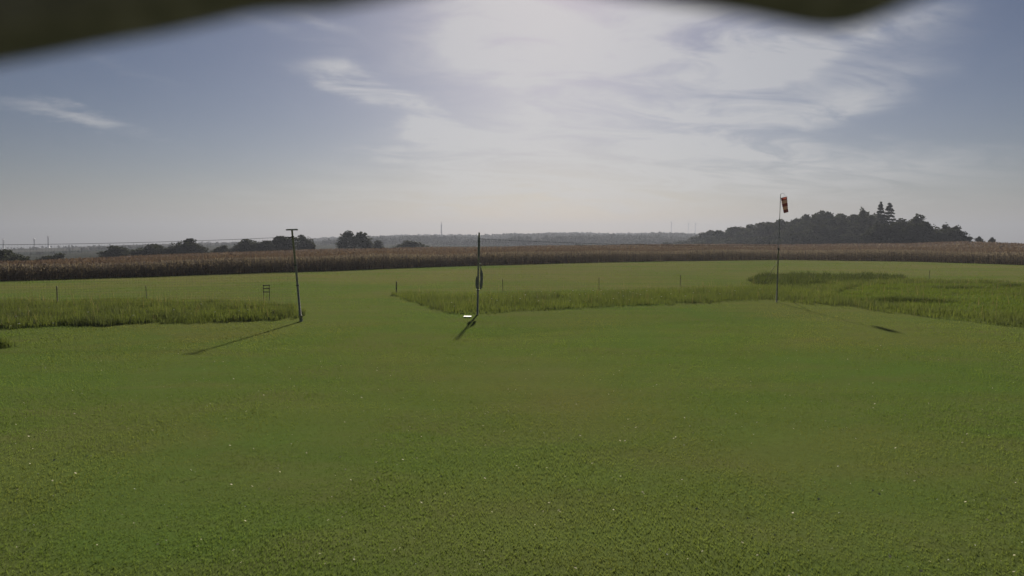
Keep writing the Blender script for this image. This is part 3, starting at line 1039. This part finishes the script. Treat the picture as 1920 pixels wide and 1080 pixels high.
# left pole with a T-shaped top
b1 = gp(565, 603)
t1_ = at_depth(547.5, 432, b1.y)
pole1 = empty('net_pole', b1)
tag(pole1, 'tall leaning pole with a T-shaped crossbar top at the left strip', 'pole')
top1 = t1_ - b1
tube('shaft', [(0, 0, -.3), tuple(top1 * .5), tuple(top1)], [.052, .046, .040], M['pole'], pole1, 12)
tube('ground_sleeve', [(0, 0, -.1), tuple(top1.normalized() * .28)], .075, M['pole'], pole1, 12)
box('crossbar', (.50, .075, .065), M['pole'], pole1, top1 + Vector((0, 0, .03)), (0, R(-1), 0), .008)
for f in (.40, .62, .93):
    c = top1 * f
    tube('clamp', [tuple(c - top1.normalized() * .025), tuple(c + top1.normalized() * .025)], .072, M['dark'], pole1, 12)
box('pulley_block', (.16, .07, .05), M['dark'], pole1, top1 * .925 + Vector((-.17, -.02, 0)), (0, R(6), 0), .01)
tube('bracket', [tuple(top1 * .93), tuple(top1 * .925 + Vector((-.11, -.02, 0)))], .014, M['dark'], pole1, 6)

# middle pole with a bundled net and tags
b2 = gp(895, 590)
t2_ = at_depth(898.5, 436, b2.y)
pole2 = empty('net_pole', b2)
tag(pole2, 'dark pole with bundled netting hanging on it at the corner of the right strip', 'pole')
top2 = t2_ - b2
ax2 = top2.normalized()
tube('shaft', [(0, 0, -.3), tuple(top2 * .5), tuple(top2)], [.050, .045, .040], M['pole'], pole2, 12)
tube('sleeve', [tuple(top2 * .70), tuple(top2 * .72), tuple(top2 * .93), tuple(top2 * .95)], [.045, .056, .055, .042], M['net'], pole2, 12)


def lumpy(name, path, rad_, mat, parent, seg=14, amp=.28):
    V, Fc = tube_geo(path, rad_, seg)
    me = bpy.data.meshes.new(name)
    P0 = [Vector(p) for p in path]
    W = []
    for i, v in enumerate(V):
        c = P0[i // seg]
        k = 1 + amp * math.sin(i * 2.3) * math.cos(i * .9 + i // seg * 1.7)
        W.append(tuple(c + (v - c) * k))
    me.from_pydata(W, [], Fc)
    for q in me.polygons: q.use_smooth = True
    return link(name, me, mat, parent)


hx = Vector((.155, -.03, 0))
pth = [top2 * f + hx * k for f, k in ((.60, .55), (.55, .8), (.50, 1.0), (.44, 1.1), (.38, 1.0), (.34, .95), (.31, .8))]
lumpy('net_bundle', [tuple(v) for v in pth], [.015, .028, .055, .06, .07, .055, .025], M['net'], pole2, amp=.45)
pth = [top2 * f + Vector((-.075, -.01, 0)) * k for f, k in ((.47, .9), (.42, 1.0), (.36, 1.0), (.32, .8))]
lumpy('rope_coil', [tuple(v) for v in pth], [.02, .045, .05, .02], M['net'], pole2, 10)
box('tag', (.07, .012, .06), M['white'], pole2, top2 * .625 + Vector((.09, -.06, 0)), (0, R(8), R(10)), .004)
box('tag', (.05, .012, .05), M['white'], pole2, top2 * .585 + Vector((.12, -.06, 0)), (0, R(-8), R(-6)), .004)
for f in (.30, .62):
    tube('strap', [tuple(top2 * f - ax2 * .02), tuple(top2 * f + ax2 * .02)], .068, M['dark'], pole2, 12)

# windsock pole
b3 = gp(1456, 567)
t3_ = at_depth(1460, 364, b3.y)
pole3 = empty('windsock_pole', b3)
tag(pole3, 'tall thin pole carrying the windsock at the right', 'pole')
top3 = t3_ - b3
top3.x = .06
tube('lower_tube', [(0, 0, -.3), tuple(top3 * .5)], [.040, .036], M['pole'], pole3, 10)
tube('upper_tube', [tuple(top3 * .48), tuple(top3)], [.021, .016], M['pole'], pole3, 8)
tube('collar', [tuple(top3 * .485), tuple(top3 * .505)], [.058, .058], M['dark'], pole3, 10)
sw = top3 + Vector((.17, -.02, -.16))
tube('arm', [tuple(top3 - Vector((0, 0, .02))), tuple(top3 + Vector((.06, 0, .05))), tuple(top3 + Vector((.17, -.02, .04))), tuple(top3 + Vector((.20, -.02, -.04)))], .009, M['dark'], pole3, 6)
st = gp(1430, 536)
tube('stay', [(0, 0, 2.35), tuple(st - b3)], [.018, .018], M['pole'], pole3, 6)

# the windsock: a tapered cloth tube hanging nearly slack
sock = empty('windsock', b3 + sw)
tag(sock, 'red and pale striped windsock hanging slack from its pole', 'windsock')
NB = 5
prof = []
for k in range(21):
    f = k / 20
    c = Vector((.02 + .115 * f - .03 * math.sin(f * 3), -.02 - .06 * f, -.02 - .86 * f))
    r_ = .165 * (1 - .28 * f)
    prof.append((c, r_, f))
for bnd in range(NB):
    V, Fc, T = [], [], []
    seg = 22
    ks = list(range(bnd * 4, bnd * 4 + 5))
    for i, k in enumerate(ks):
        c, r_, f = prof[k]
        for j in range(seg):
            w = 2 * math.pi * j / seg
            fold = 1 + .10 * math.sin(3 * w + f * 4) + .05 * math.sin(7 * w - f * 6)
            V.append((c.x + math.cos(w) * r_ * fold, c.y + math.sin(w) * r_ * fold * .75, c.z + .035 * math.cos(w)))
            T.append(.5 + .5 * math.sin(w * 3))
    for i in range(4):
        for j in range(seg):
            Fc.append((i * seg + j, i * seg + (j + 1) % seg, (i + 1) * seg + (j + 1) % seg, (i + 1) * seg + j))
    me = np_mesh('band', np.array(V), np.array(Fc), T, True)
    link('band', me, M['red' if bnd % 2 == 0 else 'pale'], sock)
ring = [(prof[0][0].x + math.cos(w) * .172, prof[0][0].y + math.sin(w) * .13, prof[0][0].z + .035 * math.cos(w)) for w in np.linspace(0, 2 * math.pi, 25)]
tube('ring', ring, .008, M['dark'], sock, 6, cap=False)
hang = Vector((.03, 0, .12))
for w in (0.3, 2.4, 4.5):
    tube('bridle', [tuple(hang), (prof[0][0].x + math.cos(w) * .168, prof[0][0].y + math.sin(w) * .127, prof[0][0].z + .035 * math.cos(w))], .003, M['dark'], sock, 5)


def net(name, pa, pb, z0, za, zb, sag, label, step=.11, th=.0034):
    """safety net between two posts: top rope and a grid of twine"""
    pa, pb = Vector((pa.x, pa.y, 0)), Vector((pb.x, pb.y, 0))
    L = (pb - pa).length
    e = empty(name, pa)
    tag(e, label, 'net')
    dirv = (pb - pa).normalized()
    nrm = Vector((-dirv.y, dirv.x, 0))
    def topz(t): return za + (zb - za) * t - sag * 4 * t * (1 - t)
    rope = [tuple(dirv * (L * t) + Vector((0, 0, topz(t)))) for t in np.linspace(0, 1, 25)]
    tube('top_rope', rope, .009, M['twine'], e, 6)
    V, Fc = [], []
    def strand(path, r):
        b = len(V)
        v, f = tube_geo(path, [r] * len(path), 3, False)
        V.extend(v); Fc.extend([tuple(i + b for i in q) for q in f])
    nv = int(L / step)
    for i in range(1, nv):
        t = i / nv
        wob = nrm * (.05 * math.sin(t * 40))
        strand([dirv * (L * t) + Vector((0, 0, topz(t))), dirv * (L * t) + wob + Vector((0, 0, (topz(t) + z0) / 2)), dirv * (L * t) + Vector((0, 0, z0))], th / 2)
    nh = int((za - z0) / step)
    for j in range(nh):
        s = j / nh
        strand([dirv * (L * t) + nrm * (.05 * math.sin(t * 40) * math.sin(math.pi * s)) + Vector((0, 0, z0 + (topz(t) - z0) * s)) for t in np.linspace(0, 1, 31)], th / 2)
    me = bpy.data.meshes.new('netting')
    me.from_pydata([tuple(v) for v in V], [], Fc)
    o = link('netting', me, M['twine'], e)
    o['kind'] = 'stuff'
    return e


def on(b, top, z): return b + top * (z / top.z)


a_ = on(b1, top1, 3.68)
far_left = gp(-120, 620) + Vector((-1.0, 0.4, 0))
net('safety_net', a_ + Vector((-.06, .07, 0)), far_left, .06, 3.68, 3.35, .10, 'fine safety net stretched left from the T-topped pole')
a_ = on(b2, top2, 3.6)
net('safety_net', a_ + Vector((.07, .07, 0)), b3 + Vector((-.06, .06, 0)), .06, 3.60, 3.25, .12, 'fine safety net stretched between the middle pole and the windsock pole')
# its outer post, beyond the left edge of the picture
pl = empty('net_pole', far_left)
tag(pl, 'plain pole at the outer end of the left net', 'pole')
tube('shaft', [(0, 0, -.3), (0, 0, 3.6)], .05, M['pole'], pl, 12)
tube('cap', [(0, 0, 3.6), (0, 0, 3.63)], .056, M['dark'], pl, 12)

# ------------------------------------------------------------------ small things on the field
pw = gp(876.5, 595.5)
wb = empty('white_board', (pw.x, pw.y, 0), R(-12))
tag(wb, 'small white board lying on the lawn at the foot of the middle pole', 'board')
box('panel', (.36, .17, .022), M['white'], wb, (0, 0, .055), (R(6), 0, 0), .004)
box('batten', (.05, .17, .03), M['wood'], wb, (-.10, 0, .028), (R(6), 0, 0), .003)
box('batten', (.05, .17, .03), M['wood'], wb, (.10, 0, .028), (R(6), 0, 0), .003)


def stake(u, v, h, r, label, group=None):
    p = gp(u, v)
    e = empty('marker_stake', (p.x, p.y, 0))
    tag(e, label, 'stake', group)
    lean = random.uniform(-.03, .03)
    tube('post', [(0, 0, -.15), (lean * .5, 0, h * .5), (lean, 0, h)], [r, r, r * .95], M['wood'], e, 8)
    tube('cap', [(lean, 0, h), (lean, 0, h + .04)], [r * 1.25, r * .8], M['dark'], e, 8)
    return e


s0 = stake(743, 551, .80, .038, 'short dark stake at the left tip of the right grass strip')
tube('ring', [(0, 0, .34), (0, 0, .40)], .055, M['dark'], s0, 8)
stake(943, 548, .85, .022, 'thin stake in the tall grass just right of the middle pole')
stake(1123, 543, .85, .020, 'thin stake in the tall grass halfway to the windsock pole')
stake(1276, 536, .85, .024, 'thin stake in the tall grass left of the windsock pole')
stake(108, 570, .95, .028, 'thin stake in the left grass strip near the picture edge')
stake(275, 562, .80, .022, 'thin stake in the middle of the left grass strip')
stake(1743, 523, .75, .022, 'thin stake beyond the bright grass at the right')

# a little rack of three bars on two posts in the left strip
pr = gp(500, 563)
rack = empty('slatted_rack', (pr.x, pr.y, 0))
tag(rack, 'small open rack of three bars on posts in the left strip beside the pole', 'rack')
for s_ in (-.17, .17):
    tube('post', [(s_, 0, -.1), (s_, 0, .92)], .020, M['wood'], rack, 8)
for z_ in (.50, .70, .88):
    box('bar', (.44, .03, .055), M['wood'], rack, (.02, -.037, z_), (0, R(random.uniform(-3, 3)), 0), .005)

# ------------------------------------------------------------------ edge of the shelter roof just above the camera
def overhang():
    YE = .30
    pts = [(-700, 215), (-300, 180), (0, 122), (100, 104), (200, 84), (300, 67), (400, 45), (470, 28), (540, 23), (620, 20), (690, 8), (770, -8), (860, -22), (980, -26), (1080, -18),
           (1190, -4), (1300, 14), (1400, 29), (1480, 46), (1545, 57), (1605, 50), (1662, 28), (1722, 0), (1800, -30), (2000, -60), (2600, -80)]
    us = np.linspace(-700, 2600, 220)
    vv = np.interp(us, [p[0] for p in pts], [p[1] for p in pts])
    k = np.array([1, 2, 3, 2, 1.0]); k /= k.sum()
    vv = np.convolve(np.pad(vv, 2, 'edge'), k, 'valid')
    edge = [at_depth(float(u), float(v), YE) for u, v in zip(us, vv)]
    V, Fc = [], []
    rows = []
    # lower lip, rounded front, top, then back up the slope of the roof
    prof_ = [(-.95, .42, 0), (-.45, .21, 0), (-.12, .075, 0), (-.03, .012, .35), (0.0, 0.0, 1), (.004, .004, 1), (.004, .010, 1), (-.002, .016, 1), (-.12, .095, 0), (-.45, .235, 0), (-.95, .45, 0)]
    zref = CAM_H + .125
    for (dy_, dz_, f) in prof_:
        row = []
        for e_ in edge:
            ww = 1.0 if f else math.exp(dy_ * 7)
            z = (e_.z * max(f, ww) + zref * (1 - max(f, ww))) + dz_
            row.append(len(V)); V.append((e_.x, YE + dy_, z))
        rows.append(row)
    for r_ in range(len(rows) - 1):
        for i in range(len(edge) - 1):
            Fc.append((rows[r_][i], rows[r_][i + 1], rows[r_ + 1][i + 1], rows[r_ + 1][i]))
    for i in range(len(edge) - 1):
        Fc.append((rows[-1][i], rows[-1][i + 1], rows[0][i + 1], rows[0][i]))
    for s_ in (0, len(edge) - 1):
        Fc.append(tuple(r_[s_] for r_ in rows))
    me = bpy.data.meshes.new('roof_overhang')
    me.from_pydata(V, [], Fc)
    bm = bmesh.new(); bm.from_mesh(me); bmesh.ops.recalc_face_normals(bm, faces=bm.faces); bm.to_mesh(me); bm.free()
    for q in me.polygons: q.use_smooth = True
    return link('roof_overhang', me, M['felt'])


tag(overhang(), 'dark blurred wavy edge of roofing hanging into the top of the view', 'roof edge')

# ------------------------------------------------------------------ haze
m, q = new_mat('haze')
pv = q.n('ShaderNodeVolumePrincipled')
pv.inputs['Color'].default_value = (.32, .345, .395, 1)
pv.inputs['Density'].default_value = .0004
pv.inputs['Anisotropy'].default_value = .35
o_ = q.n('ShaderNodeOutputMaterial')
m.node_tree.links.new(pv.outputs[0], o_.inputs['Volume'])
bm = bmesh.new()
bmesh.ops.create_cube(bm, size=1)
for v in bm.verts: v.co = Vector((v.co.x * 13100, v.co.y * 13100, 160 if v.co.z > 0 else -140))
me = bpy.data.meshes.new('haze'); bm.to_mesh(me); bm.free()
hz_ = link('haze', me, m)
tag(hz_, 'thin pale evening haze over the fields', 'haze', kind='stuff')
